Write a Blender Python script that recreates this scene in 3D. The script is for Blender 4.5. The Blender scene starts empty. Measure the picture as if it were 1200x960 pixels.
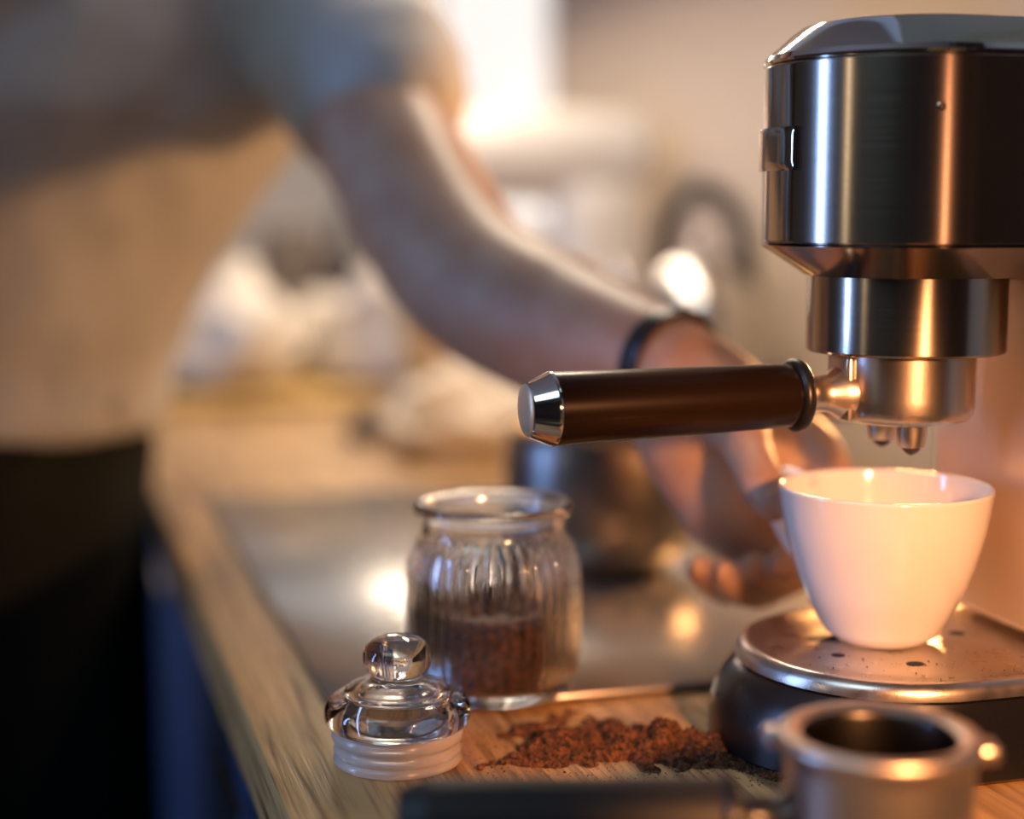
import bpy, bmesh, math, random
from mathutils import Vector, Matrix, noise
random.seed(4)
S = bpy.context.scene
COL = S.collection
PI = math.pi
R = math.radians

# ------------------------------------------------------------------ camera
F, YAW, PIT = 1866.0, R(16.4), R(7.0)
CAM = Vector((0, 0, .24))
fw = Vector((math.sin(YAW)*math.cos(PIT), math.cos(YAW)*math.cos(PIT), -math.sin(PIT)))
rt = Vector((math.cos(YAW), -math.sin(YAW), 0))
up = rt.cross(fw)
cam = bpy.data.cameras.new('camera')
cam.sensor_width = 36; cam.lens = F/1200*36
cam.dof.use_dof = True; cam.dof.focus_distance = .68; cam.dof.aperture_fstop = 1.95
cam.clip_start = .02
co = bpy.data.objects.new('camera', cam); COL.objects.link(co)
co.matrix_world = Matrix(((rt.x, up.x, -fw.x, CAM.x), (rt.y, up.y, -fw.y, CAM.y), (rt.z, up.z, -fw.z, CAM.z), (0, 0, 0, 1)))
S.camera = co

# ------------------------------------------------------------------ world, lights, exposure
W = bpy.data.worlds.new('world'); S.world = W; W.use_nodes = True
W.node_tree.nodes['Background'].inputs[0].default_value = (.55, .6, .7, 1)
W.node_tree.nodes['Background'].inputs[1].default_value = .1
S.view_settings.view_transform = 'Standard'; S.view_settings.look = 'None'
S.view_settings.gamma = 1; S.view_settings.exposure = 0

def area(name, loc, to, sx, sy, col, power):
    l = bpy.data.lights.new(name, 'AREA'); l.shape = 'RECTANGLE'; l.size = sx; l.size_y = sy
    l.color = col; l.energy = power
    o = bpy.data.objects.new(name, l); COL.objects.link(o); o.location = loc
    o.rotation_euler = (Vector(to)-Vector(loc)).to_track_quat('-Z', 'Y').to_euler()
    return o
# cool daylight through the narrow window on the left wall
area('window_daylight', (-2.02, 1.05, .55), (.3, .7, .2), .15, 1.5, (.26, .46, 1.0), 19)
# warm shaded lamp standing to the right of the viewer, its light thrown down on the cup
def spot(name, loc, to, ang, blend, rad, col, power):
    l = bpy.data.lights.new(name, 'SPOT'); l.spot_size = R(ang); l.spot_blend = blend; l.shadow_soft_size = rad
    l.color = col; l.energy = power
    o = bpy.data.objects.new(name, l); COL.objects.link(o); o.location = loc
    o.rotation_euler = (Vector(to)-Vector(loc)).to_track_quat('-Z', 'Y').to_euler()
spot('lamp_light', (.280, .10, .25), (.30, .62, .052), 35, .6, .02, (1.0, .405, .15), 22.5)
# small warm lamp behind the machine
area('lamp_behind_light', (.60, 1.0, .18), (.10, .90, .12), .05, .05, (1.0, .46, .15), 3)
# soft cool fill added for the ambient light, no real fixture
area('fill_light', (-.9, .0, 1.5), (-.1, 1.2, 0), 1.0, .8, (.58, .84, 1.0), 10)
# warm white strip under the wall cupboards
st = area('cupboard_strip_light', (.425, 1.90, .615), (.425, 1.90, 0), .04, 1.6, (1.0, .80, .60), 10)
st.rotation_euler = (0, R(14), 0)

# ------------------------------------------------------------------ materials
def nodes(m):
    return m.node_tree.nodes, m.node_tree.links
def mat(name, col, rough=.5, metal=0, ior=1.5, trans=0, coat=0, aniso=0, noise_amt=0, nscale=(30, 30, 30), bump=0,
        bscale=None, sss=0, emis=None, estr=0, alpha=1, rnoise=0, col2=None, sheen=0):
    m = bpy.data.materials.new(name); m.use_nodes = True
    n, l = nodes(m); b = n['Principled BSDF']
    I = b.inputs
    I['Base Color'].default_value = (*col, 1); I['Roughness'].default_value = rough
    I['Metallic'].default_value = metal; I['IOR'].default_value = ior
    I['Transmission Weight'].default_value = trans; I['Coat Weight'].default_value = coat
    I['Coat Roughness'].default_value = .08
    I['Sheen Weight'].default_value = sheen
    I['Alpha'].default_value = alpha
    if sss:
        I['Subsurface Weight'].default_value = sss; I['Subsurface Radius'].default_value = (.012, .004, .002); I['Subsurface Scale'].default_value = 1
    if emis: I['Emission Color'].default_value = (*emis, 1); I['Emission Strength'].default_value = estr
    if aniso:
        I['Anisotropic'].default_value = aniso
        I['Anisotropic Rotation'].default_value = .25
        t = n.new('ShaderNodeTangent'); t.direction_type = 'RADIAL'; t.axis = 'Z'
        l.new(t.outputs[0], I['Tangent'])
    tc = n.new('ShaderNodeTexCoord'); mp = n.new('ShaderNodeMapping'); mp.inputs['Scale'].default_value = nscale
    l.new(tc.outputs['Object'], mp.inputs[0])
    nz = n.new('ShaderNodeTexNoise'); nz.inputs['Scale'].default_value = 1; nz.inputs['Detail'].default_value = 5
    l.new(mp.outputs[0], nz.inputs['Vector'])
    if noise_amt or col2:
        mx = n.new('ShaderNodeMix'); mx.data_type = 'RGBA'
        c2 = col2 or tuple(c*(1-noise_amt) for c in col)
        mx.inputs['A'].default_value = (*col, 1); mx.inputs['B'].default_value = (*c2, 1)
        rp = n.new('ShaderNodeMapRange'); rp.inputs['From Min'].default_value = .35; rp.inputs['From Max'].default_value = .65
        l.new(nz.outputs[0], rp.inputs[0]); l.new(rp.outputs[0], mx.inputs['Factor']); l.new(mx.outputs['Result'], I['Base Color'])
    if rnoise:
        rp = n.new('ShaderNodeMapRange'); rp.inputs['To Min'].default_value = max(rough-rnoise, 0); rp.inputs['To Max'].default_value = rough+rnoise
        l.new(nz.outputs[0], rp.inputs[0]); l.new(rp.outputs[0], I['Roughness'])
    if bump:
        nb = nz
        if bscale:
            m2 = n.new('ShaderNodeMapping'); m2.inputs['Scale'].default_value = bscale; l.new(tc.outputs['Object'], m2.inputs[0])
            nb = n.new('ShaderNodeTexNoise'); nb.inputs['Scale'].default_value = 1; nb.inputs['Detail'].default_value = 4
            l.new(m2.outputs[0], nb.inputs['Vector'])
        bp = n.new('ShaderNodeBump'); bp.inputs['Strength'].default_value = 1; bp.inputs['Distance'].default_value = bump
        l.new(nb.outputs[0], bp.inputs['Height']); l.new(bp.outputs[0], I['Normal'])
    return m

def wood(name, dark, light, rough=.42, long=5.0, cross=150.0, bump=.0006):
    m = bpy.data.materials.new(name); m.use_nodes = True
    n, l = nodes(m); b = n['Principled BSDF']; b.inputs['Roughness'].default_value = rough
    tc = n.new('ShaderNodeTexCoord')
    def noi(sc, det, dist=0, rg=.6):
        mp = n.new('ShaderNodeMapping'); mp.inputs['Scale'].default_value = sc; l.new(tc.outputs['Object'], mp.inputs[0])
        z = n.new('ShaderNodeTexNoise'); z.inputs['Scale'].default_value = 1; z.inputs['Detail'].default_value = det
        z.inputs['Distortion'].default_value = dist; z.inputs['Roughness'].default_value = rg
        l.new(mp.outputs[0], z.inputs['Vector']); return z
    a = noi((cross, long, cross), 3, .6); c = noi((cross*4, long*5, cross*4), 2); d = noi((9, 1.2, 9), 2)
    # add up
    s1 = n.new('ShaderNodeMath'); s1.operation = 'MULTIPLY_ADD'; s1.inputs[1].default_value = .35
    l.new(c.outputs[0], s1.inputs[0]); l.new(a.outputs[0], s1.inputs[2])
    s2 = n.new('ShaderNodeMath'); s2.operation = 'MULTIPLY_ADD'; s2.inputs[1].default_value = .5
    l.new(d.outputs[0], s2.inputs[0]); l.new(s1.outputs[0], s2.inputs[2])
    rp = n.new('ShaderNodeValToRGB'); e = rp.color_ramp.elements
    e[0].position = .72; e[0].color = (*dark, 1); e[1].position = 1.12 if False else 1.0; e[1].color = (*light, 1)
    mid = rp.color_ramp.elements.new(.86); mid.color = (*[(x*.45+y*.55) for x, y in zip(dark, light)], 1)
    l.new(s2.outputs[0], rp.inputs[0]); l.new(rp.outputs[0], b.inputs['Base Color'])
    bp = n.new('ShaderNodeBump'); bp.inputs['Distance'].default_value = bump; l.new(s1.outputs[0], bp.inputs['Height'])
    l.new(bp.outputs[0], b.inputs['Normal'])
    return m

M = {}
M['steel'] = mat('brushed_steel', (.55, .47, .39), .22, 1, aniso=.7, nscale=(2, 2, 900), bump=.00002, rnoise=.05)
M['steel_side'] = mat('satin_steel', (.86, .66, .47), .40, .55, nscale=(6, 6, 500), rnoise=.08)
M['chrome'] = mat('polished_chrome', (.72, .71, .70), .07, 1)
M['shaded_chrome'] = mat('darkened_chrome', (.30, .28, .27), .12, 1)  # darker copy of the polished chrome; the bevel's shade is in its colour
M['warm_steel'] = mat('satin_cast_steel', (.72, .62, .54), .30, 1, nscale=(400, 400, 400), bump=.00003, aniso=.3)
M['satin'] = mat('satin_holder_steel', (.66, .56, .48), .38, 1, nscale=(300, 300, 300), rnoise=.04)
M['tray'] = mat('tray_steel', (.66, .58, .52), .30, 1, nscale=(90, 90, 90), rnoise=.12, bump=.00003, bscale=(700, 700, 700))
M['black_plastic'] = mat('black_plastic', (.008, .008, .010), .28, coat=0, nscale=(60, 60, 60), rnoise=.05)
M['handle'] = mat('dark_metallic_handle', (.018, .009, .005), .26, .28, coat=0, ior=1.38, nscale=(900, 900, 900), bump=.000008)
M['rubber'] = mat('black_rubber', (.01, .01, .01), .35)
M['ceramic'] = mat('white_ceramic', (.84, .83, .82), .10, coat=.6, sss=0)
M['glass'] = mat('clear_glass', (1, 1, 1), .015, trans=1, ior=1.48)
M['seal'] = mat('frosted_plastic', (.96, .90, .86), .22, trans=.62, ior=1.38, coat=.3, sss=.0)
M['coffee'] = mat('ground_coffee', (.018, .008, .004), .7, nscale=(380, 380, 380), col2=(.24, .085, .028), bump=.0010, bscale=(1300, 1300, 1300))
M['leaf'] = mat('dark_roast_bits', (.022, .010, .006), .5, nscale=(260, 260, 260), col2=(.16, .055, .02), coat=.2)
M['hob'] = mat('black_glass', (.23, .215, .205), .24, .6, ior=2.0, coat=.25, rnoise=.02)
M['wood'] = wood('oak_worktop', (.13, .062, .022), (.56, .33, .13))
M['wood_yellow'] = wood('yellow_board_wood', (.45, .26, .06), (.62, .40, .12))
M['blue'] = mat('blue_lacquer', (.010, .062, .17), .6, noise_amt=.1)
M['white_paint'] = mat('white_paint', (.78, .76, .72), .4, noise_amt=.04)
M['wall'] = mat('beige_wall', (.56, .455, .355), .8, nscale=(1.5, 1.5, 9), col2=(.61, .51, .41), bump=.0004, bscale=(60, 60, 60))
M['wall_far'] = mat('pale_wall', (.66, .60, .52), .6, noise_amt=.08, nscale=(3, 3, 3))
M['wall_dark'] = mat('brown_wall', (.14, .105, .075), .6, noise_amt=.2, nscale=(2, 2, 2))
M['floor'] = wood('floor_boards', (.08, .05, .03), (.2, .13, .08), long=2, cross=40)
M['ceiling'] = mat('ceiling_paint', (.55, .5, .46), .7, noise_amt=.05)
M['skin'] = mat('skin', (.42, .275, .20), .45, sss=.12, nscale=(40, 40, 40), col2=(.37, .21, .145))
M['shirt'] = mat('grey_cotton', (.44, .455, .48), .85, nscale=(14, 14, 14), noise_amt=.12, sheen=.2, bump=.0008, bscale=(900, 900, 900))
M['trousers'] = mat('dark_denim', (.010, .014, .020), .8, nscale=(300, 300, 300), noise_amt=.3)
M['apron'] = mat('black_green_apron', (.007, .010, .008), .85, nscale=(200, 200, 200), noise_amt=.3)
M['hair'] = mat('brown_hair', (.03, .018, .012), .5, nscale=(200, 200, 20), noise_amt=.5, bump=.003)
M['eye_white'] = mat('eye_white', (.8, .78, .75), .2)
M['towel'] = mat('cream_towel', (.80, .72, .62), .9, nscale=(60, 60, 60), noise_amt=.15, sheen=.3, bump=.002)
M['kettle'] = mat('kettle_steel', (.70, .68, .66), .24, 1)
M['pot'] = mat('pot_steel', (.26, .25, .24), .34, 1)
M['dark_basket'] = mat('dark_basket_steel', (.06, .055, .05), .3, 1)
M['dark_brown'] = mat('dark_brown_lacquer', (.035, .018, .010), .5)
M['matte_black'] = mat('matte_black_plastic', (.010, .010, .011), .55)
M['dark_glass'] = mat('dark_bottle_glass', (.03, .02, .015), .12, coat=.4)
M['grey_card'] = mat('taupe_card', (.13, .10, .08), .7, noise_amt=.1)
M['hole'] = mat('painted_dark', (.004, .003, .003), .7)
M['pane'] = mat('daylit_frosted_pane', (.8, .8, .8), .3, emis=(1.0, .93, .85), estr=.85)
M['pane_blue'] = mat('cool_daylit_pane', (.5, .6, .8), .3, emis=(.4, .55, 1), estr=.8)
M['bulb'] = mat('lamp_glow', (1, .7, .4), .3, emis=(1, .40, .18), estr=8)
M['lamp_white'] = mat('lamp_diffuser', (1, .9, .75), .3, emis=(1, .78, .5), estr=4)
M['droplet'] = mat('coffee_drop', (.03, .012, .006), .08, coat=.5)

# ------------------------------------------------------------------ helpers
def link(name, me, m, parent=None, smooth=True, sharp=35):
    me.materials.clear(); me.materials.append(M[m])
    o = bpy.data.objects.new(name, me); COL.objects.link(o)
    if smooth:
        me.polygons.foreach_set('use_smooth', [True]*len(me.polygons))
        if sharp: me.set_sharp_from_angle(angle=R(sharp))
    if parent is not None: o.parent = parent
    me.update()
    return o
def obj(name, bm, m, parent=None, smooth=True, sharp=35, fixn=True):
    if fixn: bmesh.ops.recalc_face_normals(bm, faces=bm.faces[:])
    me = bpy.data.meshes.new(name); bm.to_mesh(me); bm.free()
    return link(name, me, m, parent, smooth, sharp)
def thing(name, label, cat, loc=(0, 0, 0), group=None, rot=0):
    o = bpy.data.objects.new(name, None); COL.objects.link(o); o.location = loc; o.rotation_euler = (0, 0, rot)
    o.empty_display_size = .02
    return tag(o, label, cat, group)
def tag(o, label, cat, group=None):
    o['label'] = label; o['category'] = cat
    if group: o['group'] = group
    return o
def struct(o): o['kind'] = 'structure'; return o
def P(px, py, d): return CAM + (fw + rt*(px-600)/F + up*(480-py)/F)*d   # a point seen in the photo at distance d

def B(): return bmesh.new()
def box(bm, c, s, bev=0, seg=2, rot=None):
    r = bmesh.ops.create_cube(bm, size=1)
    vs = r['verts']
    for v in vs:
        v.co = Vector((v.co.x*s[0], v.co.y*s[1], v.co.z*s[2]))
    if bev:
        es = list({e for v in vs for e in v.link_edges})
        rr = bmesh.ops.bevel(bm, geom=es, offset=bev, segments=seg, affect='EDGES', profile=.5)
        vs = list({v for f in rr['faces'] for v in f.verts} | {v for v in vs if v.is_valid})
    for v in vs:
        p = v.co.copy()
        if rot is not None: p = rot @ p
        v.co = p + Vector(c)
    return vs
def rings(bm, rr, cap0=True, cap1=True, close=False):
    """skin a list of rings (lists of points)"""
    vr = [[bm.verts.new(p) for p in r] for r in rr]
    n = len(vr[0]); pairs = list(zip(vr, vr[1:]))
    if close: pairs.append((vr[-1], vr[0]))
    for a, b in pairs:
        for i in range(n):
            j = (i+1) % n
            bm.faces.new((a[i], a[j], b[j], b[i]))
    if not close:
        if cap0: bm.faces.new(vr[0][::-1])
        if cap1: bm.faces.new(vr[-1])
    return vr
def lathe(bm, prof, c=(0, 0, 0), seg=64, close=False, fn=None, cap0=True, cap1=True, mtx=None):
    rr = []
    for (r, z) in prof:
        ring = []
        for i in range(seg):
            a = 2*PI*i/seg
            q = r*(fn(a, r, z) if fn else 1)
            p = Vector((q*math.cos(a), q*math.sin(a), z))
            if mtx is not None: p = mtx @ p
            ring.append(p + Vector(c))
        rr.append(ring)
    rings(bm, rr, cap0, cap1, close)
def dirmtx(d):  # turns +Z to d
    return Vector(d).normalized().to_track_quat('Z', 'Y').to_matrix()
def tube(bm, pts, rad, seg=12, cap=True, flat=1.0):
    pts = [Vector(p) for p in pts]; rads = rad if isinstance(rad, (list, tuple)) else [rad]*len(pts)
    rr = []; prev = None
    for i, p in enumerate(pts):
        t = (pts[min(i+1, len(pts)-1)] - pts[max(i-1, 0)]).normalized()
        if prev is None:
            u = t.orthogonal().normalized()
        else:
            u = (prev - t*prev.dot(t)).normalized()
        prev = u; v = t.cross(u)
        rr.append([p + (u*math.cos(2*PI*k/seg) + v*math.sin(2*PI*k/seg)*flat)*rads[i] for k in range(seg)])
    rings(bm, rr, cap, cap)
def spline(pts, n=8):
    pts = [Vector(p) for p in pts]; out = []
    for i in range(len(pts)-1):
        p0 = pts[max(i-1, 0)]; p1 = pts[i]; p2 = pts[i+1]; p3 = pts[min(i+2, len(pts)-1)]
        for k in range(n):
            t = k/n
            out.append(.5*((2*p1)+(p2-p0)*t+(2*p0-5*p1+4*p2-p3)*t*t+(3*p1-p0-3*p2+p3)*t**3))
    out.append(pts[-1]); return out
def smooth_prof(pr, n=5):
    s = spline([(a, 0, b) for a, b in pr], n); return [(max(p.x, 1e-4), p.z) for p in s]
def ball(bm, c, r, sub=2, sc=(1, 1, 1), mtx=None):
    rr = bmesh.ops.create_icosphere(bm, subdivisions=sub, radius=1)
    for v in rr['verts']:
        p = Vector((v.co.x*sc[0]*r, v.co.y*sc[1]*r, v.co.z*sc[2]*r))
        if mtx is not None: p = mtx @ p
        v.co = p + Vector(c)
def remesh(bm, voxel, smooth_it=4, name='body'):
    me = bpy.data.meshes.new(name); bm.to_mesh(me); bm.free()
    o = bpy.data.objects.new(name, me); COL.objects.link(o)
    md = o.modifiers.new('r', 'REMESH'); md.mode = 'VOXEL'; md.voxel_size = voxel; md.use_smooth_shade = True
    if smooth_it:
        s = o.modifiers.new('s', 'SMOOTH'); s.factor = .5; s.iterations = smooth_it
    dg = bpy.context.evaluated_depsgraph_get(); dg.update()
    m2 = bpy.data.meshes.new_from_object(o.evaluated_get(dg))
    bpy.data.objects.remove(o); bpy.data.meshes.remove(me)
    m2.name = name
    return m2

# ------------------------------------------------------------------ the room
FL = -.90; CE = 1.62; XW = .75; YF = 3.35; XL = -2.1; YB = -2.2
def slab(name, c, s, m): 
    b = B(); box(b, c, s); return struct(obj(name, b, m, smooth=False))
slab('floor', ((XL+XW)/2, (YB+YF)/2, FL-.05), (XW-XL+.4, YF-YB+.4, .1), 'floor')
slab('ceiling', ((XL+XW)/2, (YB+YF)/2, CE+.05), (XW-XL+.4, YF-YB+.4, .1), 'ceiling')
# right wall with an opening for the window (y 2.55..3.2, z .16..1.25)
def wall_with_hole(name, x, th, y0, y1, z0, z1, hy0, hy1, hz0, hz1, m):
    b = B()
    for a0, a1, c0, c1 in ((y0, hy0, z0, z1), (hy1, y1, z0, z1), (hy0, hy1, z0, hz0), (hy0, hy1, hz1, z1)):
        box(b, (x+th/2, (a0+a1)/2, (c0+c1)/2), (abs(th), a1-a0, c1-c0))
    return struct(obj(name, b, m, smooth=False))
wall_with_hole('wall_right', XW, .1, YB, YF, FL, CE, 2.35, 3.25, .20, 1.2, 'wall')
wall_with_hole('wall_left', XL, -.1, YB, YF, FL, CE, .90, 1.20, -.25, 1.35, 'wall_dark')
b = B(); X0, X1 = .10, .40
for a0, a1, c0, c1 in ((XL, -.05, FL, CE), (.50, XW, FL, CE), (-.05, .5, FL, .75), (-.05, .5, 1.35, CE)):
    box(b, ((a0+a1)/2, YF+.05, (c0+c1)/2), (a1-a0, .1, c1-c0))
struct(obj('wall_far', b, 'wall_far', smooth=False))
slab('wall_back', ((XL+XW)/2, YB-.05, (FL+CE)/2), (XW-XL, .1, CE-FL), 'wall_dark')
def window(name, c, s, axis, m, th=.03):
    """frame and pane in an opening; axis = thin axis"""
    t = bpy.data.objects.new(name, None); COL.objects.link(t); t.location = c; struct(t)
    b = B(); w, h = s; fr = .025
    for (du, dz, su, sz) in ((0, h/2-fr/2, w, fr), (0, -h/2+fr/2, w, fr), (w/2-fr/2, 0, fr, h-2*fr), (-w/2+fr/2, 0, fr, h-2*fr)):
        box(b, (0, du, dz) if axis == 'x' else (du, 0, dz), (.05, su, sz) if axis == 'x' else (su, .05, sz), .003)
    obj('window_frame', b, 'white_paint', t)
    b = B(); box(b, (0, 0, 0), (.008, w-2*fr, h-2*fr) if axis == 'x' else (w-2*fr, .008, h-2*fr))
    obj('window_pane', b, m, t, smooth=False)
    return t
window('window_1', (XW+.05, 2.80, .70), (.90, 1.0), 'x', 'pane')
window('window_2', (.225, YF+.05, 1.05), (.55, .6), 'y', 'pane')
window('window_3', (XL-.05, 1.05, .55), (.30, 1.6), 'x', 'pane_blue')

# ------------------------------------------------------------------ kitchen units
XE = .087
b = B(); box(b, ((XE+XW)/2, (YB+YF)/2+.35, -.02), (XW-XE, YF-YB-.7, .04), .004, 2)
wt = obj('worktop', b, 'wood'); tag(wt, 'long oak worktop with raised grain carrying the machine and the jar', 'worktop')
y = -.5; k = 0; ORD = ['nearest the viewer', 'second from the viewer', 'third from the viewer, under the glass jar', 'fourth from the viewer, under the hob', 'fifth from the viewer', 'last before the far wall']
while y < YF-.61:
    w = .6
    t = thing('base_cabinet', '', 'cabinet', (.42, y+w/2, FL), 'blue base cabinets under the worktop')
    t['label'] = 'dark blue base cabinet under the oak worktop, ' + ORD[min(k, 5)]
    b = B(); box(b, (.03, 0, .45), (.59, w-.004, .78)); obj('carcass', b, 'blue', t, smooth=False)
    d = None
    b = B(); box(b, (-.278, 0, .45), (.02, w-.012, .76), .002); d = obj('door', b, 'blue', t)
    b = B(); tube(b, [(-.315, -.08, .78), (-.315, .08, .78)], .005, 8)
    for s in (-1, 1): tube(b, [(-.315, s*.07, .78), (-.287, s*.07, .78)], .004, 8)
    obj('handle', b, 'chrome', d)
    y += w; k += 1
for i, (y0, y1) in enumerate(((.75, 1.3), (1.3, 1.85), (1.85, 2.33))):
    t = thing('wall_cupboard', 'pale wall cupboard above the picture, ' + ('over the espresso machine', 'over the kettle', 'next to the window')[i], 'cupboard', (.575, (y0+y1)/2, .63), 'wall cupboards on the right wall')
    b = B(); box(b, (0, 0, .35), (.34, y1-y0-.004, .70)); obj('carcass', b, 'white_paint', t, smooth=False)
    b = B(); box(b, (-.18, 0, .35), (.018, y1-y0-.01, .69), .002); obj('door', b, 'white_paint', t)

t = thing('dark_reflection_block', 'unseen dark brown upright block at the near right, added for its dark reflection', 'cupboard', (.62, -.43, .001))  # unseen block, added to darken the reflection in the machine's flat side
b = B(); box(b, (0, 0, .80), (.24, 1.26, 1.6), .002, 1); obj('carcass', b, 'dark_brown', t, smooth=False)
b = B(); box(b, (-.13, 0, .80), (.018, 1.24, 1.58), .002, 1); obj('door', b, 'dark_brown', t, smooth=False)

# induction hob
HX0, HX1, HY0, HY1 = .127, .665, .724, 1.335
t = thing('induction_hob', 'glossy black glass hob set into the worktop behind the jar', 'hob', ((HX0+HX1)/2, (HY0+HY1)/2, 0))
b = B(); box(b, (0, 0, .0026), (HX1-HX0, HY1-HY0, .004), .0018, 2); obj('glass_plate', b, 'hob', t)
for (x, y, r) in ((-.13, .16, .09), (.13, .16, .075), (.13, -.13, .09), (-.13, -.13, .075)):
    b = B()
    lathe(b, [(r, .00455), (r, .0048), (r+.0015, .0048), (r+.0015, .00455)], (x, y, 0), 48, close=True)
    obj('zone_ring', b, 'grey_card', t)

# ------------------------------------------------------------------ espresso machine
AX, AY = .3716, .636
mc = thing('espresso_machine', 'tall narrow steel espresso machine with rounded front at the right', 'coffee machine', (AX, AY, 0))
def dshape(cx, hw, back, inset=0, seg=48):
    """half-round front towards -x, straight sides, square back; local coordinates"""
    r = hw-inset; pts = []
    for i in range(seg+1):
        a = PI/2 + PI*i/seg
        pts.append((cx + r*math.cos(a), r*math.sin(a)))
    bx = back-inset; cr = .012
    n = 12
    pts += [(cx+(bx-cr-cx)*k/n, -r) for k in range(1, n+1)]
    pts += [(bx-cr+cr*math.cos(a), -r+cr+cr*math.sin(a)) for a in (R(-60), R(-30), 0)]
    pts += [(bx-cr+cr*math.cos(a), r-cr+cr*math.sin(a)) for a in (0, R(30), R(60))]
    pts += [(cx+(bx-cr-cx)*k/n, r) for k in range(n, 0, -1)]
    return pts
def dstack(bm, levels):  # levels: (cx, hw, back, inset, z)
    rings(bm, [[Vector((x, y, z)) for x, y in dshape(cx, hw, back, ins)] for cx, hw, back, ins, z in levels])
HB = .25; HW = .065
b = B(); dstack(b, [(0, HW, HB, .0006, .2272), (0, HW, HB, 0, .2280), (0, HW, HB, 0, .3035), (0, HW, HB, .0006, .3043)])
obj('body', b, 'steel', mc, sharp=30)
b = B(); dstack(b, [(0, HW, HB, .0012, .3043), (0, HW, HB, 0, .3050), (0, HW, HB, -.0003, .3062), (0, HW, HB, .0010, .3085), (0, HW, HB, .0120, .3180), (0, HW, HB, .0165, .3212), (0, HW, HB, .020, .3220), (0, HW, HB, .024, .3221)])
obj('top_cap', b, 'chrome', mc, sharp=12)
b = B()
dstack(b, [(0, HW, HB, .0203, .2128), (0, HW, HB, .0195, .2132), (0, HW, HB, .0015, .2252), (0, HW, HB, -.0003, .2262), (0, HW, HB, .0012, .2272)])
obj('lower_bevel', b, 'shaded_chrome', mc, sharp=15)
# vertical strip on the front with its raised switch plate
def arc_patch(bm, a_half, r0, r1, z0, z1, bev=0, n=14):
    """curved plate around the front (-x)"""
    lv = [(r0, 0, 0), (r1-bev*.3, 0, 0), (r1, bev, bev/r1)] if bev else [(r0, 0, 0), (r1, .0002, .004)]
    rr = []
    for (r, dz, da) in lv:
        a0 = PI-a_half+da; a1 = PI+a_half-da; ring = []
        cz = bev*.8
        for i in range(n+1): a = a0+(a1-a0)*i/n; ring.append(Vector((r*math.cos(a), r*math.sin(a), z0+dz)))
        for i in range(1, 6): ring.append(Vector((r*math.cos(a1), r*math.sin(a1), z0+dz+(z1-z0-2*dz)*i/6)))
        for i in range(n+1): a = a1+(a0-a1)*i/n; ring.append(Vector((r*math.cos(a), r*math.sin(a), z1-dz)))
        for i in range(1, 6): ring.append(Vector((r*math.cos(a0), r*math.sin(a0), z1-dz+(z0-z1+2*dz)*i/6)))
        rr.append(ring)
    vr = rings(bm, rr, True, False)
    # front skin: stitch as strips
    top = vr[-1]; m = n+1
    bot = top[:m]; up_ = top[m+5:m+5+m][::-1]; rside = top[m:m+5]; lside = top[m+5+m:][::-1]
    prev = bot
    for i in range(5):
        row = [lside[i]] + [bm.verts.new((prev[j].co.x, prev[j].co.y, lside[i].co.z)) for j in range(1, m-1)] + [rside[i]]
        for j in range(m-1): bm.faces.new((prev[j], prev[j+1], row[j+1], row[j]))
        prev = row
    for j in range(m-1): bm.faces.new((prev[j], prev[j+1], up_[j+1], up_[j]))
b = B(); arc_patch(b, R(11.4), HW-.002, HW+.0007, .2285, .3032); obj('front_strip', b, 'chrome', mc, sharp=40)
b = B(); arc_patch(b, R(14.2), HW-.001, HW+.0030, .2585, .2770, .0016)
obj('switch_plate', b, 'chrome', mc, sharp=40)
b = B(); lathe(b, [(.0019, 0), (.0019, .0003), (.0015, .0005), (.0001, .0002)], (-math.sin(R(20))*HW, -math.cos(R(20))*(HW-.0004), .283), 20, mtx=dirmtx((-math.sin(R(20)), -math.cos(R(20)), 0)))
obj('screw', b, 'steel', mc)
# group head
b = B(); lathe(b, [(.030, .2135), (.0440, .2135), (.0440, .1800), (.0434, .1790), (.0425, .1787), (.033, .1787)], seg=96)
obj('group_head', b, 'steel', mc, sharp=30)
# rear column
CX0 = .427-AX
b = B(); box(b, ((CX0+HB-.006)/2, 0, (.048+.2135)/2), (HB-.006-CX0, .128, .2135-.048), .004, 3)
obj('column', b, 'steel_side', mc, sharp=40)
# black base flaring to the worktop
b = B(); BB = .262
dstack(b, [(-.0125, .0735, BB, .003, .0006), (-.0130, .0738, BB, 0, .003), (-.0128, .0736, BB, 0, .012), (-.0112, .0730, BB, 0, .022), (-.0080, .0716, BB, 0, .0305), (-.0035, .0700, BB, 0, .0365), (-.003, .0695, BB, .0015, .0372)])
obj('base', b, 'black_plastic', mc, sharp=30)
for p in ((-.06, -.03), (-.06, .03), (.2, .05), (.2, -.05)):
    b = B(); lathe(b, [(.0045, 0), (.0045, .001)], (*p, 0), 12); obj('rubber_foot', b, 'rubber', mc)
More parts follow.
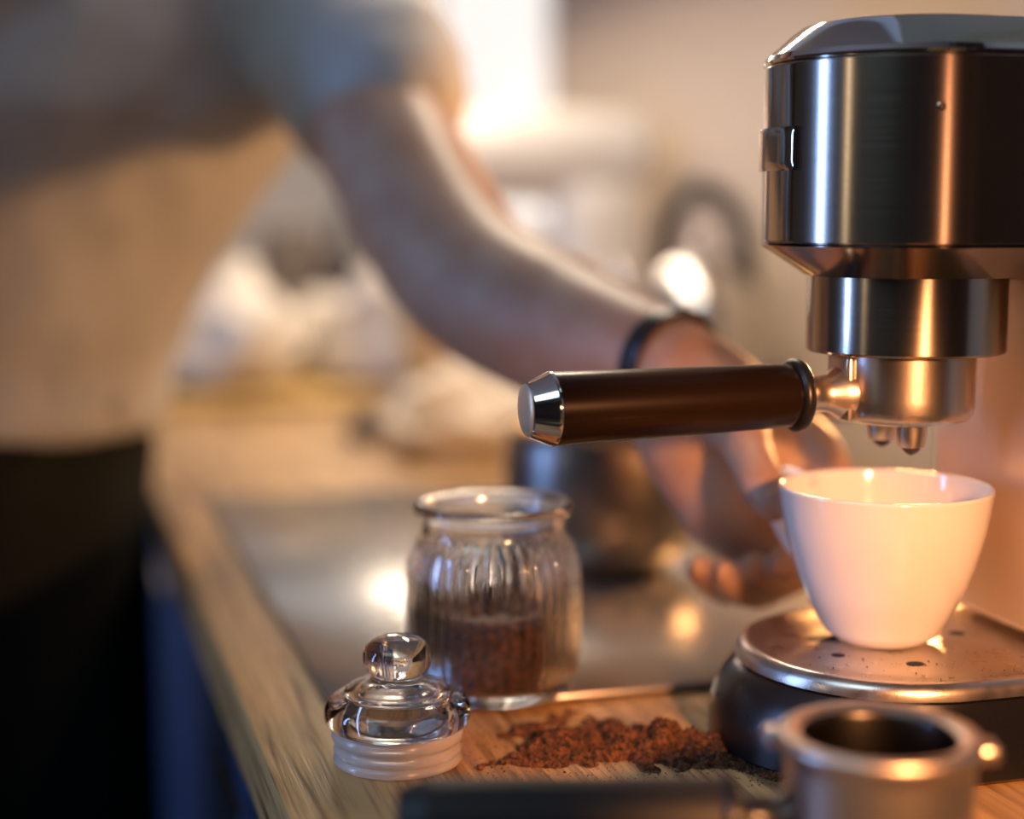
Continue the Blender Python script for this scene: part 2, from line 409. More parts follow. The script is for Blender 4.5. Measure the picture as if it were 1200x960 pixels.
# steel drip tray with raised rim
TB = CX0+.02
b = B()
dstack(b, [(-.0030, .0700, TB, .0022, .0368), (-.0030, .0706, TB, 0, .0378), (-.0028, .0705, TB, 0, .0405), (-.0026, .0700, TB, .0005, .0430), (-.0024, .0696, TB, .0018, .0446), (-.0024, .0696, TB, .0036, .0452), (-.0024, .0696, TB, .0054, .0449), (-.0024, .0696, TB, .0064, .0443), (-.0024, .0696, TB, .020, .0441)])
tr = obj('drip_tray', b, 'tray', mc, sharp=40)
for (x, y, r, s) in ((-.0275, .0155, .0052, 1.7), (-.010, -.034, .0034, 1.2), (.0355, .0060, .0034, 1.1), (-.036, -.012, .0030, 1.0), (.022, .046, .0036, 1.3), (0, 0, .006, 1)):
    b = B(); lathe(b, [(r*1.05, .0439), (r*1.05, .04425), (r*.9, .0443), (r*.6, .04425)], (0, 0, 0), 20)
    for v in b.verts: v.co.x = v.co.x*s + x; v.co.y += y
    obj('drain_hole', b, 'hole', tr)  # raised dark discs; the shade inside each hole is their colour
crb = B()
for i in range(70):
    a = random.uniform(-2.6, -.6) if i % 3 else random.uniform(1.8, 3.6); r = random.uniform(.03, .062)
    ball(crb, (AX+r*math.cos(a), AY+r*math.sin(a), .0445), random.uniform(.00015, .00045), 1)
cr = obj('coffee_crumbs', crb, 'coffee'); tag(cr, 'dark coffee crumbs sprinkled on the steel drip tray', 'crumbs'); cr['kind'] = 'stuff'

# ------------------------------------------------------------------ portafilters
def portafilter(name, label, loc, rot, group):
    """local: basket axis at origin, mouth up, z=0 at basket bottom, handle towards -x"""
    t = thing(name, label, 'portafilter', loc, group, rot)
    return t
pf = portafilter('portafilter', 'steel portafilter with long dark handle locked into the machine above the cup', (AX, AY, .1470), 0, None)
b = B()
lathe(b, smooth_prof([(.0001, .0002), (.020, .0002)], 1) + [(.0250, .0004), (.0283, .0014), (.0303, .0036), (.0311, .0065), (.0312, .012), (.0314, .0315), (.0314, .0345)], seg=96, cap0=False)
obj('basket_holder', b, 'warm_steel', pf, sharp=40)
for s in (1, -1):
    b = B(); lathe(b, [(.0074, .001), (.0070, -.0005), (.0068, -.0045), (.0060, -.0090), (.0058, -.0098), (.0040, -.0098)], (-.003, s*.0130, 0), 40)
    sp = obj('spout', b, 'chrome' if False else 'warm_steel', pf, sharp=40)
    b = B(); lathe(b, smooth_prof([(.0038, -.0094), (.0041, -.0106), (.0032, -.0122), (.0010, -.0136), (.0001, -.0138)], 3), (-.003, s*.0130, 0), 20)
    obj('coffee_drop', b, 'droplet', sp)
# boss and neck
def xl(prof, c, seg=48, tilt=0):  # lathe along -x : prof (r, distance)
    bm = B(); d = Vector((-math.cos(tilt), 0, -math.sin(tilt)))
    lathe(bm, prof, c, seg, mtx=dirmtx(d)); return bm
HC = (0, 0, .0145)
TL = R(1.1)
b = B(); box(b, (-.0305, 0, .0165), (.0065, .020, .0300), .0022, 3)
obj('boss', b, 'warm_steel', pf)
b = xl([(.0125, .028), (.0115, .034), (.0085, .038), (.0080, .043), (.0084, .047), (.0100, .0505), (.0118, .0515)], HC, tilt=TL); obj('neck', b, 'warm_steel', pf, sharp=50)
b = xl([(.0128, .0505), (.0152, .0510), (.0163, .0525), (.0163, .0548), (.0152, .0562), (.0140, .0565)], HC, tilt=TL); obj('collar', b, 'rubber', pf, sharp=60)
hd = xl([(.0136, .0562), (.01395, .057), (.0141, .060), (.0158, .1660), (.0158, .1668)], HC, 80, TL); hd = obj('handle', hd, 'handle', pf, sharp=30)
b = xl([(.0157, .1666), (.0160, .1673), (.0159, .1682), (.0118, .1775), (.0112, .1782)], HC, 80, TL); e = obj('end_cap', b, 'chrome', pf, sharp=12)
b = xl([(.0112, .1780), (.0108, .1788), (.006, .1793), (.0001, .1795)], HC, 60, TL); obj('cap_disc', b, 'steel_side', e, sharp=60)

# foreground portafilter lying on the worktop
PX, PY, PZ = .2720, .4745, .0625
p2 = portafilter('portafilter', 'empty steel portafilter out of focus in the near foreground', (PX, PY, 0), R(-15), None)
b = B()
prof = [(.0001, .0150), (.024, .0150), (.0290, .0165), (.0318, .0200), (.0325, .0250), (.0325, .0530), (.0327, .0550), (.0345, .0572), (.0352, .0595), (.0350, .0615), (.0340, .0628), (.0315, .0630), (.0290, .0622), (.0272, .0612)]
lathe(b, prof, seg=96, cap0=False, cap1=False); obj('basket_holder', b, 'satin', p2, sharp=50)
b = B(); lathe(b, [(.0285, .0618), (.0272, .0612), (.0266, .0590), (.0260, .0400), (.0240, .0390), (.0001, .0385)], seg=80, cap0=False); obj('filter_basket', b, 'dark_basket', p2, sharp=50)
for a in (R(0), R(150)):
    b = B(); box(b, (.0365*math.cos(a), .0365*math.sin(a), .0555), (.010, .013, .007), .0025, 3); obj('lug', b, 'warm_steel', p2)
for s in (1, -1):
    b = B(); lathe(b, [(.0085, .0165), (.0080, .012), (.0066, .002), (.0060, 0), (.004, 0)], (0, s*.012, 0), 32); obj('spout', b, 'warm_steel', p2)
HC2 = (0, 0, .0315)
b = xl([(.0110, .030), (.0080, .036), (.0080, .047), (.0100, .050)], HC2); obj('neck', b, 'black_plastic', p2)
b = xl([(.0128, .049), (.0152, .0500), (.0158, .053), (.0140, .056)], HC2); obj('collar', b, 'rubber', p2)
b = xl([(.0140, .055), (.0145, .058), (.0152, .150), (.0152, .155)], HC2, 64); h2 = obj('handle', b, 'matte_black', p2, sharp=30)
b = xl([(.0152, .1545), (.0150, .157), (.0115, .166), (.006, .1668), (.0001, .167)], HC2, 64); obj('end_cap', b, 'matte_black', p2, sharp=12)

# ------------------------------------------------------------------ cup
CUX, CUY, CUZ = .3678, .6430, .0446
HS = .985
cup = thing('coffee_cup', 'white ceramic cup standing on the drip tray under the spouts', 'cup', (CUX, CUY, CUZ))
outer = [(.0001, .0012), (.0180, .0012), (.0188, 0), (.0200, 0), (.0215, .0010), (.0262, .0045), (.0310, .0130), (.0365, .0240), (.0412, .0375), (.0448, .0505), (.0468, .0610), (.0480, .0690), (.04835, .0715)]
inner = [(.04815, .0728), (.0474, .0730), (.0466, .0722), (.0458, .0680), (.0440, .0560), (.0405, .0400), (.0355, .0265), (.0290, .0150), (.0200, .0075), (.0100, .0055), (.0001, .0052)]
def sp2(pr, n): return [(max(p.x, 1e-4), p.z) for p in spline([(a, 0, c) for a, c in pr], n)]
b = B(); lathe(b, outer[:5] + sp2(outer[5:], 4) + sp2(inner, 4), seg=128, cap0=False, cap1=False)
bmesh.ops.remove_doubles(b, verts=b.verts[:], dist=1e-6)
for v in b.verts: v.co.z *= HS
obj('bowl', b, 'ceramic', cup, sharp=60)
ha = Vector((-.34, .94, 0)).normalized()
hp = [ha*r + Vector((0, 0, z)) for r, z in ((.0450, .0655), (.0530, .0690), (.0640, .0690), (.0700, .0620), (.0712, .0530), (.0670, .0440), (.0590, .0350), (.0490, .0290), (.0385, .0260))]
b = B(); sp_ = spline(hp, 6); tube(b, sp_, [.0032 if 4 < i < len(sp_)-5 else .0042 for i in range(len(sp_))], 16, flat=1.0)
obj('cup_handle', b, 'ceramic', cup, sharp=60)

# ------------------------------------------------------------------ jar with its contents, and the lid
JX, JY, JZ = .2095, .7450, .0046
jar = thing('glass_jar', 'open ribbed clear glass jar half filled with dark roasted bits', 'jar', (JX, JY, JZ))
NR = 40
def ribs(a, r, z):
    w = min(1, max(0, (z-.007)/.006))*min(1, max(0, (.0835-z)/.010))
    return 1 + w*.046*(abs(math.cos(a*NR/2))**.7-.5)
pr = sp2([(.0330, 0), (.0368, .0012), (.0382, .0050), (.0392, .0085), (.0412, .0110), (.0422, .0150), (.0424, .030), (.0424, .0560), (.0422, .0640), (.0408, .0715), (.0385, .0770), (.0362, .0815), (.0352, .0850), (.0352, .0880), (.0362, .0905), (.0385, .0925), (.0396, .0948), (.0392, .0972), (.0375, .0985), (.0350, .0982)], 3)
pin = sp2([(.0338, .0960), (.0325, .0900), (.0322, .0850), (.0330, .0810), (.0360, .0755), (.0385, .0690), (.0396, .0600), (.0398, .0400), (.0396, .0180), (.0380, .0100), (.0340, .0062), (.0200, .0052), (.0001, .0050)], 3)
b = B(); lathe(b, [(.0001, .0016), (.028, .0016), (.031, 0)] + pr + pin, seg=NR*10, cap0=False, cap1=False, fn=lambda a, r, z: ribs(a, r, z) if r > .0355 and z > .006 else 1)
for v in b.verts: v.co.z *= .967
obj('jar_body', b, 'glass', jar, sharp=0)
# contents
b = B()
lathe(b, [(.0001, .0062), (.030, .0066), (.0365, .0090), (.0380, .0120), (.0384, .040), (.034, .0425), (.02, .043), (.0001, .042)], (JX, JY, JZ), 90, fn=lambda a, r, z: 1+.03*noise.noise(Vector((math.cos(a)*5, math.sin(a)*5, z*160))), cap0=False, cap1=False)
def bit(bm, c, l, w):
    q = Matrix.Rotation(random.uniform(0, PI), 3, 'X') @ Matrix.Rotation(random.uniform(0, PI), 3, 'Z')
    v = [q @ Vector(p) for p in ((l, 0, 0), (0, w, 0), (0, 0, w*.7), (0, -w, 0), (0, 0, -w*.7), (-l, 0, 0))]
    vs = [bm.verts.new(p+Vector(c)) for p in v]
    for f in ((0, 1, 2), (0, 2, 3), (0, 3, 4), (0, 4, 1), (5, 2, 1), (5, 3, 2), (5, 4, 3), (5, 1, 4)): bm.faces.new([vs[i] for i in f])
for i in range(2600):
    a = random.uniform(0, 2*PI); z = random.uniform(.009, .047)+.004*noise.noise(Vector((math.cos(a)*2, math.sin(a)*2, 3)))
    if z > .043: r = random.uniform(0, .0365)
    else: r = random.uniform(.0374, .0388) - max(0, .013-z)*.6
    bit(b, (JX+r*math.cos(a), JY+r*math.sin(a), JZ+z), random.uniform(.0012, .0026), random.uniform(.0006, .0011))
jc = obj('roasted_coffee_bits', b, 'leaf', smooth=False); tag(jc, 'dark brown roasted bits filling the lower half of the ribbed jar', 'coffee'); jc['kind'] = 'stuff'

LX, LY = .1440, .6680
lid = thing('jar_lid', 'clear glass jar lid with round knob lying on the oak worktop', 'lid', (LX, LY, 0))
b = B(); prof = [(.0262, 0), (.0278, .0003), (.0285, .0012), (.0286, .0026), (.0278, .0036), (.0272, .0042), (.0276, .0050), (.0284, .0058), (.0284, .0068), (.0272, .0078), (.0268, .0088), (.0272, .0098), (.0286, .0108), (.0293, .0122), (.0290, .0142), (.0280, .0155), (.0255, .0158)]
lathe(b, prof + [(.0245, .0150), (.0240, .001), (.0248, 0)], seg=96, close=True); obj('seal_ring', b, 'seal', lid, sharp=50)
b = B()
pr = [(.0001, .0310), (.0120, .0300), (.0190, .0270), (.0215, .0220), (.0218, .0050), (.0238, .0050), (.0240, .0155), (.0285, .0162)] + sp2([(.0302, .0170), (.0318, .0190), (.0324, .0220), (.0320, .0252), (.0302, .0282), (.0270, .0300), (.0248, .0306), (.0238, .0314), (.0232, .0326), (.0215, .0340), (.0180, .0352), (.0140, .0362), (.0120, .0372), (.0112, .0386), (.0122, .0400), (.0142, .0425), (.0152, .0460), (.0148, .0495), (.0128, .0528), (.0095, .0552), (.0050, .0566), (.0001, .0570)], 4)
lathe(b, pr, seg=96, cap0=False, cap1=False); obj('glass_cover', b, 'glass', lid, sharp=0)

# ------------------------------------------------------------------ spilled ground coffee
b = B()
blobs = [(.197, .650, .016, .010, .0050), (.213, .662, .018, .010, .0055), (.232, .655, .020, .016, .0075), (.252, .650, .022, .016, .0085), (.272, .643, .020, .015, .0080), (.288, .632, .014, .012, .0065),
         (.222, .690, .022, .012, .0035), (.236, .706, .012, .016, .0022), (.205, .690, .012, .010, .0020), (.245, .680, .020, .010, .0040), (.262, .625, .018, .008, .0050), (.300, .606, .022, .014, .0030), (.246, .722, .008, .010, .0020)]
def hgt(x, y):
    h = 0
    for (bx, by, sx, sy, a) in blobs:
        d = ((x-bx)/sx)**2 + ((y-by)/sy)**2
        h += a*math.exp(-d*1.1)
    n1 = noise.fractal(Vector((x*110, y*110, 1.3)), 1, 2, 4); n2 = noise.noise(Vector((x*600, y*600, 2)))
    n3 = noise.noise(Vector((x*45, y*45, 7)))
    return h*.85*(1+.55*n1+.8*n3) - .0021 + .0008*n2 + .0016*n1
NX, NY = 230, 200; x0, x1, y0, y1 = .172, .325, .590, .738
grid = {}
for i in range(NX+1):
    for j in range(NY+1):
        x = x0+(x1-x0)*i/NX; y = y0+(y1-y0)*j/NY; grid[i, j] = (x, y, hgt(x, y))
vid = {}
def gv(k):
    if k not in vid: x, y, h = grid[k]; vid[k] = b.verts.new((x, y, max(h, .0001)))
    return vid[k]
for i in range(NX):
    for j in range(NY):
        ks = [(i, j), (i+1, j), (i+1, j+1), (i, j+1)]
        if sum(grid[k][2] > 0 for k in ks) >= 2: b.faces.new([gv(k) for k in ks])
cnt = 0
while cnt < 11000:
    x = random.uniform(x0-.02, x1); y = random.uniform(y0, y1); h = hgt(x, y)
    pr_ = .9 if h > .0002 else .06*math.exp(min(0, (h+.0019))*400) + .004
    if random.random() < pr_:
        r = random.uniform(.00025, .00065) if h > 0 else random.uniform(.00012, .0005)
        if random.random() < .012: r *= 2.2
        bit(b, (x, y, max(h, 0)+r*.5), r, r*.8); cnt += 1
for (px, py, r) in ((602, 890, .0022), (612, 882, .0018), (645, 862, .0022), (625, 893, .002), (590, 897, .0014), (562, 903, .0016), (566, 899, .0011), (655, 888, .0018)):
    q = P(px, py, 1); t_ = (q-CAM); g = CAM + t_*((0-CAM.z)/t_.z)
    ball(b, (g.x, g.y, r*.8), r, 2, (1, 1.2, .8))
sc = obj('spilled_ground_coffee', b, 'coffee', smooth=False); tag(sc, 'loose brown ground coffee spilled on the worktop before the machine', 'coffee'); sc['kind'] = 'stuff'

# ------------------------------------------------------------------ things behind
# pot on the hob
t = thing('saucepan', 'dark rounded steel pot on the hob behind the hand', 'pot', (.352, .985, .0047))
b = B(); lathe(b, sp2([(.0001, 0), (.030, 0), (.045, .004), (.058, .018), (.064, .040), (.064, .075), (.062, .090), (.064, .093), (.062, .095), (.060, .090), (.061, .070), (.060, .040), (.052, .018), (.030, .008), (.0001, .007)], 4), seg=64, cap0=False, cap1=False); obj('bowl', b, 'pot', t)
b = B(); tube(b, spline([(.060, 0, .085), (.085, .0, .092), (.14, 0, .100), (.19, 0, .104)], 5), .008, 12, flat=.6); obj('handle', b, 'black_plastic', t)

# kettle
KX, KY = .655, 1.535
t = thing('kettle', 'shiny steel kettle with tall black loop handle near the right wall', 'kettle', (KX, KY, 0))
b = B(); lathe(b, sp2([(.0001, 0), (.060, 0), (.070, .006), (.074, .030), (.073, .080), (.068, .125), (.058, .160), (.040, .185), (.030, .190), (.0001, .190)], 4), seg=64, cap0=False, cap1=False); obj('body', b, 'kettle', t)
b = B(); lathe(b, sp2([(.034, .188), (.033, .194), (.020, .200), (.006, .203), (.006, .209), (.011, .214), (.008, .222), (.0001, .224)], 3), seg=40, cap1=False); obj('lid', b, 'kettle', t)
dr = Vector((-.45, .9, 0)).normalized()
b = B(); tube(b, spline([dr*.060+Vector((0, 0, .085)), dr*.095+Vector((0, 0, .115)), dr*.110+Vector((0, 0, .165)), dr*.125+Vector((0, 0, .185))], 6), [.016-.0004*i for i in range(19)], 16); obj('spout', b, 'kettle', t)
d2 = Vector((.55, -.25, 0)).normalized()
b = B(); tube(b, spline([d2*-.040+Vector((0, 0, .175)), d2*-.036+Vector((0, 0, .220)), d2*-.022+Vector((0, 0, .252)), Vector((0, 0, .264)), d2*.026+Vector((0, 0, .252)), d2*.042+Vector((0, 0, .220)), d2*.052+Vector((0, 0, .150))], 6), .0115, 12); obj('handle', b, 'black_plastic', t)

# white stand mixer
t = thing('stand_mixer', 'white kitchen mixer with horizontal head standing far back by the wall', 'mixer', (.565, 1.86, 0), rot=R(-90))
b = B(); box(b, (0, .0, .015), (.17, .30, .03), .012, 3); obj('base', b, 'white_paint', t)
b = B(); box(b, (.02, .08, .15), (.10, .10, .26), .03, 4); obj('column', b, 'white_paint', t)
b = B(); tube(b, [(.02, .15, .31), (.02, .13, .31), (.01, .05, .31), (.0, -.12, .308), (.0, -.17, .305), (0, -.18, .305)], [.03, .055, .060, .052, .040, .02], 24, flat=.9); obj('head', b, 'white_paint', t)
b = B(); lathe(b, [(.03, .03), (.06, .035), (.085, .09), (.088, .16), (.085, .16), (.08, .09), (.03, .04)], (.0, -.07, 0), 40, cap0=True, cap1=False); obj('bowl', b, 'kettle', t)

# cream towels heaped on the worktop
def heap(name, label, c, sx, sy, sz, seed, group):
    b = B(); bmesh.ops.create_icosphere(b, subdivisions=5, radius=1)
    for v in b.verts:
        n_ = v.co.normalized()
        d = 1 + .38*noise.noise(n_*1.7+Vector((seed, 0, 0))) + .16*abs(noise.noise(n_*4.5+Vector((0, seed, 0))))
        v.co = Vector((n_.x*sx*d, n_.y*sy*d, max((n_.z*.5+.38)*sz*d, 0)))
    o = obj(name, b, 'towel', sharp=0); o.location = c; return tag(o, label, 'towel', group)
heap('towel', 'crumpled cream towel heaped in the middle, below the black bottle', (.45, 2.11, .0175), .112, .11, .155, 3, 'cream towels on the worktop')
heap('towel', 'crumpled cream towel at the left, beside the shirt of the person', (.235, 2.11, .0175), .085, .11, .155, 8, 'cream towels on the worktop')
heap('towel', 'low crumpled cream towel directly under the forearm, nearest the hob', (.395, 1.53, .0005), .075, .07, .085, 15, 'cream towels on the worktop')
t = thing('carton', 'taupe square carton behind the towels, left of the black bottle', 'carton', (.362, 2.42, 0))
b = B(); box(b, (0, 0, .105), (.09, .09, .21), .004, 2); obj('carton_body', b, 'grey_card', t)
b = B(); box(b, (0, 0, .212), (.092, .03, .018), .004, 2); obj('folded_top', b, 'grey_card', t)
t = thing('bottle', 'black bottle standing behind the cream towels', 'bottle', (.438, 2.40, 0))
b = B(); lathe(b, sp2([(.0001, 0), (.027, 0), (.030, .008), (.030, .15), (.027, .175), (.013, .20), (.011, .235), (.0001, .236)], 3), seg=32, cap0=False, cap1=False); obj('glass', b, 'dark_glass', t)
b = B(); lathe(b, [(.013, .228), (.013, .245), (.0001, .246)], seg=24, cap1=False); obj('cap', b, 'black_plastic', t)
def tin(c, r, h, label):
    t = thing('small_pot', label, 'pot', c, 'small black pots before the towels')
    b = B(); lathe(b, sp2([(.0001, 0), (r*.9, 0), (r, r*.3), (r, h*.7), (r*.8, h*.9), (.0001, h*.92)], 3), seg=28, cap0=False, cap1=False); obj('pot_body', b, 'black_plastic', t)
    b = B(); lathe(b, sp2([(r*.78, h*.85), (r*.5, h), (r*.2, h*1.02), (.0001, h*1.02)], 3), seg=24, cap1=False); obj('lid', b, 'black_plastic', t)
tin((.325, 1.655, 0), .019, .030, 'small round black pot on the oak worktop, nearer one')
tin((.41, 1.690, 0), .018, .034, 'small round black pot by the towels, farther one')
# cutting board
t = thing('chopping_board', 'yellow wooden chopping board lying under the cream towels', 'board', (.335, 2.11, .0))
b = B(); box(b, (0, 0, .009), (.44, .31, .016), .006, 3); obj('board', b, 'wood_yellow', t)
# table lamp that gives the orange light (to the right of the viewer, out of frame)
def lamp(loc, label, h, r0):
    t = thing('table_lamp', label, 'lamp', loc)
    b = B(); lathe(b, sp2([(.0001, 0), (.04, 0), (.044, .008), (.03, .014), (.006, .024), (.005, h), (.0001, h)], 3), seg=32, cap0=False, cap1=False); obj('base', b, 'black_plastic', t)
    b = B(); lathe(b, sp2([(.0001, h), (r0*.7, h+.005), (r0, h+.05), (r0, h+.17), (r0*.8, h+.21), (.0001, h+.215)], 4), seg=32, cap0=False, cap1=False); obj('glass_globe', b, 'bulb', t)
lamp((.315, .05, 0), 'slim warm glowing lamp at the near right, outside the picture', .13, .013)
# plain wall lamp on the left wall, mirrored in the steel
t = thing('wall_lamp', 'long warm white lamp on the left wall, outside the picture', 'lamp', (XL+.03, .12, .3))
b = B(); box(b, (0, 0, .3), (.04, .14, .9), .01, 2); obj('housing', b, 'white_paint', t)
b = B(); box(b, (.025, 0, .3), (.02, .10, .86), .006, 2); obj('diffuser', b, 'lamp_white', t)
t = thing('strip_lamp', 'small warm lamp hidden behind the espresso machine', 'lamp', (.625, 1.0, 0))
b = B(); box(b, (0, 0, .006), (.05, .06, .012), .004, 2); obj('base', b, 'black_plastic', t)
b = B(); box(b, (0, 0, .08), (.012, .012, .15), .002, 1); obj('post', b, 'black_plastic', t)
b = B(); box(b, (-.004, 0, .18), (.02, .06, .06), .004, 2); obj('lamp_head', b, 'black_plastic', t)

# ------------------------------------------------------------------ the person
per = thing('person', 'person in grey t-shirt and dark apron leaning over and reaching for the cup', 'person', (-.10, 1.25, FL))
base = Vector((-.10, 1.25, FL))
def L(p): return Vector(p)-base
face = Vector((.45, -.89, 0)).normalized()       # chest faces the camera and the machine
side = Vector((0, 0, 1)).cross(face).normalized()  # towards the person's left arm: image right
if side.dot(rt) < 0: side = -side
def ring_at(c, hw, hd, n=36, sq=.85):
    out = []
    for i in range(n):
        a = 2*PI*i/n; cx, sx = math.cos(a), math.sin(a)
        out.append(Vector(c) + side*(hw*math.copysign(abs(cx)**sq, cx)) + face*(hd*math.copysign(abs(sx)**sq, sx)))
    return out
# spine path
hipc = P(-118, 600, 1.27); waist = P(-90, 470, 1.27); rib = P(-8, 300, 1.25); chest = P(88, 140, 1.22); shc = P(155, -10, 1.20); neck = P(190, -110, 1.18); headc = P(230, -290, 1.14)
shL = P(365, 15, 1.21); shR = shc - side*.185 + Vector((0, 0, -.01))
elb = P(536, 310, 1.03); wr = P(790, 428, .865)
def limb(bm, pts, rad, n=6, seg=20, flat=1):
    s = spline(pts, n); rr = []
    for i in range(len(s)):
        k = i/n; a = min(int(k), len(rad)-2); f = k-a; rr.append(rad[a]*(1-f)+rad[a+1]*f)
    tube(bm, s, rr, seg, flat=flat)
    ball(bm, s[0], rad[0]*.98, 2); ball(bm, s[-1], rad[-1]*.98, 2)
bm = B()
def torso(bm, lv): rings(bm, [ring_at(L(c), hw, hd) for c, hw, hd in lv])
torso(bm, [(hipc, .15, .10), (waist, .145, .09), (rib, .16, .095), (chest, .17, .10), (shc+Vector((0, 0, -.02)), .15, .08), (shc+Vector((0, 0, .03)), .08, .06)])
limb(bm, [L(shc), L(neck), L(headc)-Vector((0, 0, .05))], [.062, .056, .055], seg=24)
ball(bm, L(headc), 1, 3, (.077, .095, .115))
ball(bm, L(headc)+face*.035+Vector((0, 0, -.045)), 1, 3, (.058, .058, .06))
bo = L(headc)
ball(bm, bo+face*.098+Vector((0, 0, -.012)), 1, 2, (.012, .012, .022)); ball(bm, bo+face*.106+Vector((0, 0, -.028)), 1, 2, (.016, .014, .011))
ball(bm, bo+face*.090+Vector((0, 0, -.058)), 1, 2, (.024, .018, .006)); ball(bm, bo+face*.088+Vector((0, 0, -.068)), 1, 2, (.020, .018, .007))
for s in (-1, 1): ball(bm, bo+side*s*.078+Vector((0, 0, -.005)), 1, 2, (.012, .018, .032))
# left arm: shoulder, upper arm, forearm
limb(bm, [L(shc), L(shL), L(shL*.5+elb*.5), L(elb), L(P(648, 382, .96)), L(wr)], [.075, .057, .050, .0480, .0450, .0280], seg=28)
# right arm hanging
erR = shR - side*.10 + Vector((0, 0, -.27)); wrR = erR + side*.01 + face*.10 + Vector((0, 0, -.22))
limb(bm, [L(shc), L(shR), L(shR*.5+erR*.5), L(erR), L(erR*.6+wrR*.4), L(wrR)], [.075, .058, .047, .041, .040, .027], seg=24)
ball(bm, L(wrR)+Vector((0, 0, -.05)), 1, 3, (.022, .04, .055))
for k in range(4):
    q = L(wrR)+Vector((.0, (k-1.5)*.019, -.09)); limb(bm, [q, q+Vector((.006, 0, -.03)), q+Vector((.016, 0, -.055+abs(k-1.6)*.005))], [.0095, .009, .0075], 3, 10)
q = L(wrR)+Vector((.01, -.03, -.04)); limb(bm, [q, q+Vector((.015, -.015, -.03)), q+Vector((.02, -.017, -.05))], [.012, .010, .008], 3, 10)
# legs
for s in (-1, 1):
    h0 = L(hipc)+side*s*.08; kn = Vector((h0.x+side.x*s*.02, h0.y+side.y*s*.02, .47)); an = Vector((kn.x-face.x*.03, kn.y-face.y*.03, .08))
    limb(bm, [h0, kn, kn*.6+an*.4, an], [.085, .055, .052, .035], seg=20)
# the reaching hand: palm, thumb and four curled fingers
def H(px, py, d): return L(P(px, py, d))
def flatball(c, r, sc, m=None): ball(bm, c, r, 3, sc, m)
w0 = L(wr)
# palm pieces: heel, thenar, middle, knuckle row
limb(bm, [w0, H(800, 470, .86), H(812, 520, .865), H(835, 575, .865)], [.027, .030, .030, .024], seg=20)
limb(bm, [w0, H(838, 462, .865), H(880, 505, .860), H(915, 545, .855)], [.026, .027, .024, .019], seg=20)
limb(bm, [H(800, 480, .86), H(860, 545, .870), H(895, 590, .865)], [.027, .026, .020], seg=20)
# fingers
limb(bm, [H(835, 520, .866), H(855, 590, .864), H(885, 630, .862)], [.030, .029, .020], seg=20)
limb(bm, [H(905, 500, .862), H(950, 520, .852), H(974, 562, .838), H(966, 622, .820), H(941, 655, .806), H(916, 662, .798)], [.0165, .0135, .0118, .0108, .0100, .0090], 5, 16)
limb(bm, [H(905, 545, .868), H(955, 615, .862), H(938, 664, .845), H(908, 682, .825), H(884, 667, .811)], [.0140, .0118, .0110, .0100, .0090], 5, 16)
limb(bm, [H(880, 590, .870), H(925, 652, .868), H(901, 688, .850), H(872, 690, .830), H(850, 674, .816)], [.0135, .0115, .0105, .0098, .0088], 5, 16)
limb(bm, [H(845, 590, .868), H(882, 658, .868), H(864, 688, .854), H(840, 685, .838), H(820, 667, .826)], [.0130, .0105, .0098, .0090, .0082], 5, 16)
# thumb in front, pressing the cup handle
limb(bm, [H(822, 455, .850), H(860, 495, .826), H(880, 535, .800), H(892, 566, .782), H(906, 592, .772)], [.0210, .0165, .0120, .0118, .0092], 5, 16)
body = link('body', remesh(bm, .0024, 5), 'skin', per, sharp=0)
# nails
for (px, py, d, r) in ((908, 590, .762, .0055), (820, 666, .818, .0045), (850, 672, .8075, .0048), (884, 665, .802, .005), (916, 660, .789, .005)):
    b = B(); q = H(px, py, d); ball(b, q, r, 2, (1, .35, 1.2)); obj('fingernail', b, 'skin', per)
# eyes and hair
for s in (-1, 1):
    b = B(); ball(b, bo+face*.083+side*s*.031+Vector((0, 0, .002)), .0125, 3); ey = obj('eye', b, 'eye_white', per)
    b = B(); ball(b, bo+face*.092+side*s*.031+Vector((0, 0, .002)), .0055, 2); obj('pupil', b, 'hole', ey)
b = B(); ball(b, bo+Vector((0, 0, .03))-face*.014, 1, 5, (.085, .103, .105))
for v in b.verts: v.co += (v.co-bo).normalized()*.006*noise.noise(v.co*60)
dl = [v for v in b.verts if (v.co-bo).dot(face) > .045 and v.co.z < bo.z+.065 or v.co.z < bo.z-.05]
bmesh.ops.delete(b, geom=dl, context='VERTS'); obj('hair', b, 'hair', per, sharp=0)
# t-shirt (one smooth draped surface: trunk and both sleeves)
bm = B()
hem = P(-88, 505, 1.265)
torso(bm, [(hem, .190, .135), (P(-68, 430, 1.26), .187, .125), (rib+Vector((0, 0, .0)), .192, .125), (P(35, 215, 1.235), .197, .125), (chest, .197, .122), (P(125, 60, 1.21), .195, .110), (shc+Vector((0, 0, -.005)), .165, .092), (shc+Vector((0, 0, .045)), .09, .072), (shc+Vector((0, 0, .065)), .07, .062)])
slv = P(450, 112, 1.14)
limb(bm, [L(shc)+side*.05, L(shL)+Vector((0, 0, .005)), L(shL*.45+slv*.55), L(slv)], [.09, .078, .070, .069], seg=28)
slr = shR*.5+erR*.5
limb(bm, [L(shc)-side*.05, L(shR), L(slr)], [.09, .078, .066], seg=28)
sm = remesh(bm, .006, 8)
for v in sm.vertices:
    n_ = v.normal; p = v.co
    v.co = p + n_*(.011*noise.noise(Vector((p.x*5+p.z*6, p.y*5, p.z*7-p.x*6))) + .005*noise.noise(p*22))
link('t_shirt', sm, 'shirt', per, sharp=0)
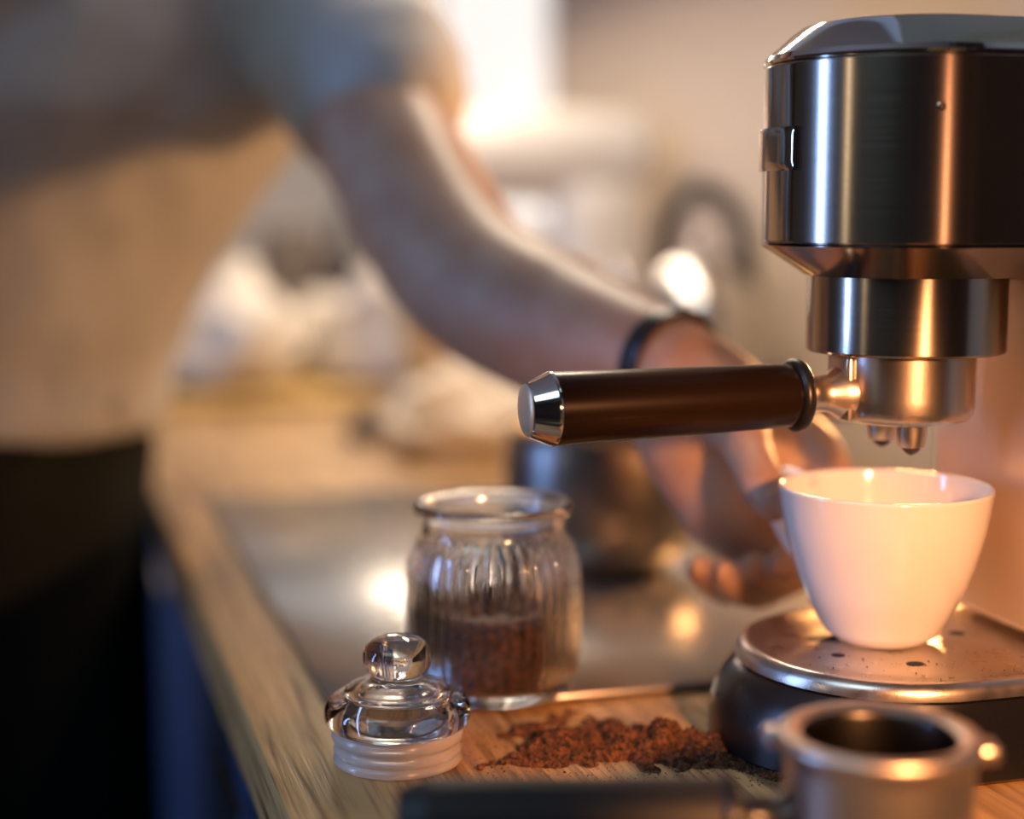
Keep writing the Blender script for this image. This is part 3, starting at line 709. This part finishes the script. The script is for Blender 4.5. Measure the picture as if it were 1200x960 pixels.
# trousers
bm = B()
tp = [(P(-93, 490, 1.268), .168, .115), (P(-105, 540, 1.27), .172, .120), (hipc, .172, .122)]
torso(bm, tp)
for s in (-1, 1):
    h0 = L(hipc)+side*s*.085; kn = Vector((h0.x, h0.y, .47)); an = Vector((kn.x-face.x*.03, kn.y-face.y*.03, .06))
    limb(bm, [h0, kn, kn*.6+an*.4, an], [.098, .078, .072, .062], seg=24)
link('trousers', remesh(bm, .010, 6), 'trousers', per, sharp=0)
# apron: curved sheet wrapping the front of the hips
bm = B(); rows = []
for (c, hw, hd, zz) in ((P(-93, 470, 1.268), .186, .140, None), (P(-105, 540, 1.27), .200, .150, None), (hipc, .205, .155, None), (hipc+Vector((0, 0, -.25)), .205, .160, None), (hipc+Vector((0, 0, -.42)), .205, .165, None)):
    row = []
    for i in range(33):
        a = R(-12)+R(204)*i/32; wv = 1+.02*math.sin(i*1.3)
        row.append(L(c)+side*hw*math.cos(a)*wv+face*hd*math.sin(a)*wv)
    rows.append(row)
for off in (0,):
    vr = [[bm.verts.new(p) for p in r] for r in rows]
    for r0_, r1_ in zip(vr, vr[1:]):
        for i in range(32): bm.faces.new((r0_[i], r0_[i+1], r1_[i+1], r1_[i]))
bmesh.ops.solidify(bm, geom=bm.faces[:], thickness=.003)
obj('apron', bm, 'apron', per, sharp=0)
# wristband
b = B(); dW = (wr-elb).normalized(); cW = wr-dW*.004; mt = dirmtx(dW)
lathe(b, [(.0285, -.006), (.0310, -.006), (.0318, 0), (.0310, .006), (.0285, .006)], L(cW), 32, close=True, mtx=mt); obj('wristband', b, 'rubber', per)
# shoes
for s in (-1, 1):
    q = L(hipc)+side*s*.085; b = B()
    c = Vector((q.x+face.x*.03, q.y+face.y*.03, 0))
    rr = []
    for k in range(9):
        t_ = k/8; w = .045*math.sin(PI*(.12+.8*t_))**.5; h = .085-.045*t_ if t_ < .9 else .035
        cc = c+face*(-.10+.27*t_)
        rr.append([cc+side*w*math.cos(2*PI*i/16)+Vector((0, 0, max(0, h/2+h/2*math.sin(2*PI*i/16)*1.0))) for i in range(16)])
    rings(b, rr); obj('shoe', b, 'black_plastic', per, sharp=60)
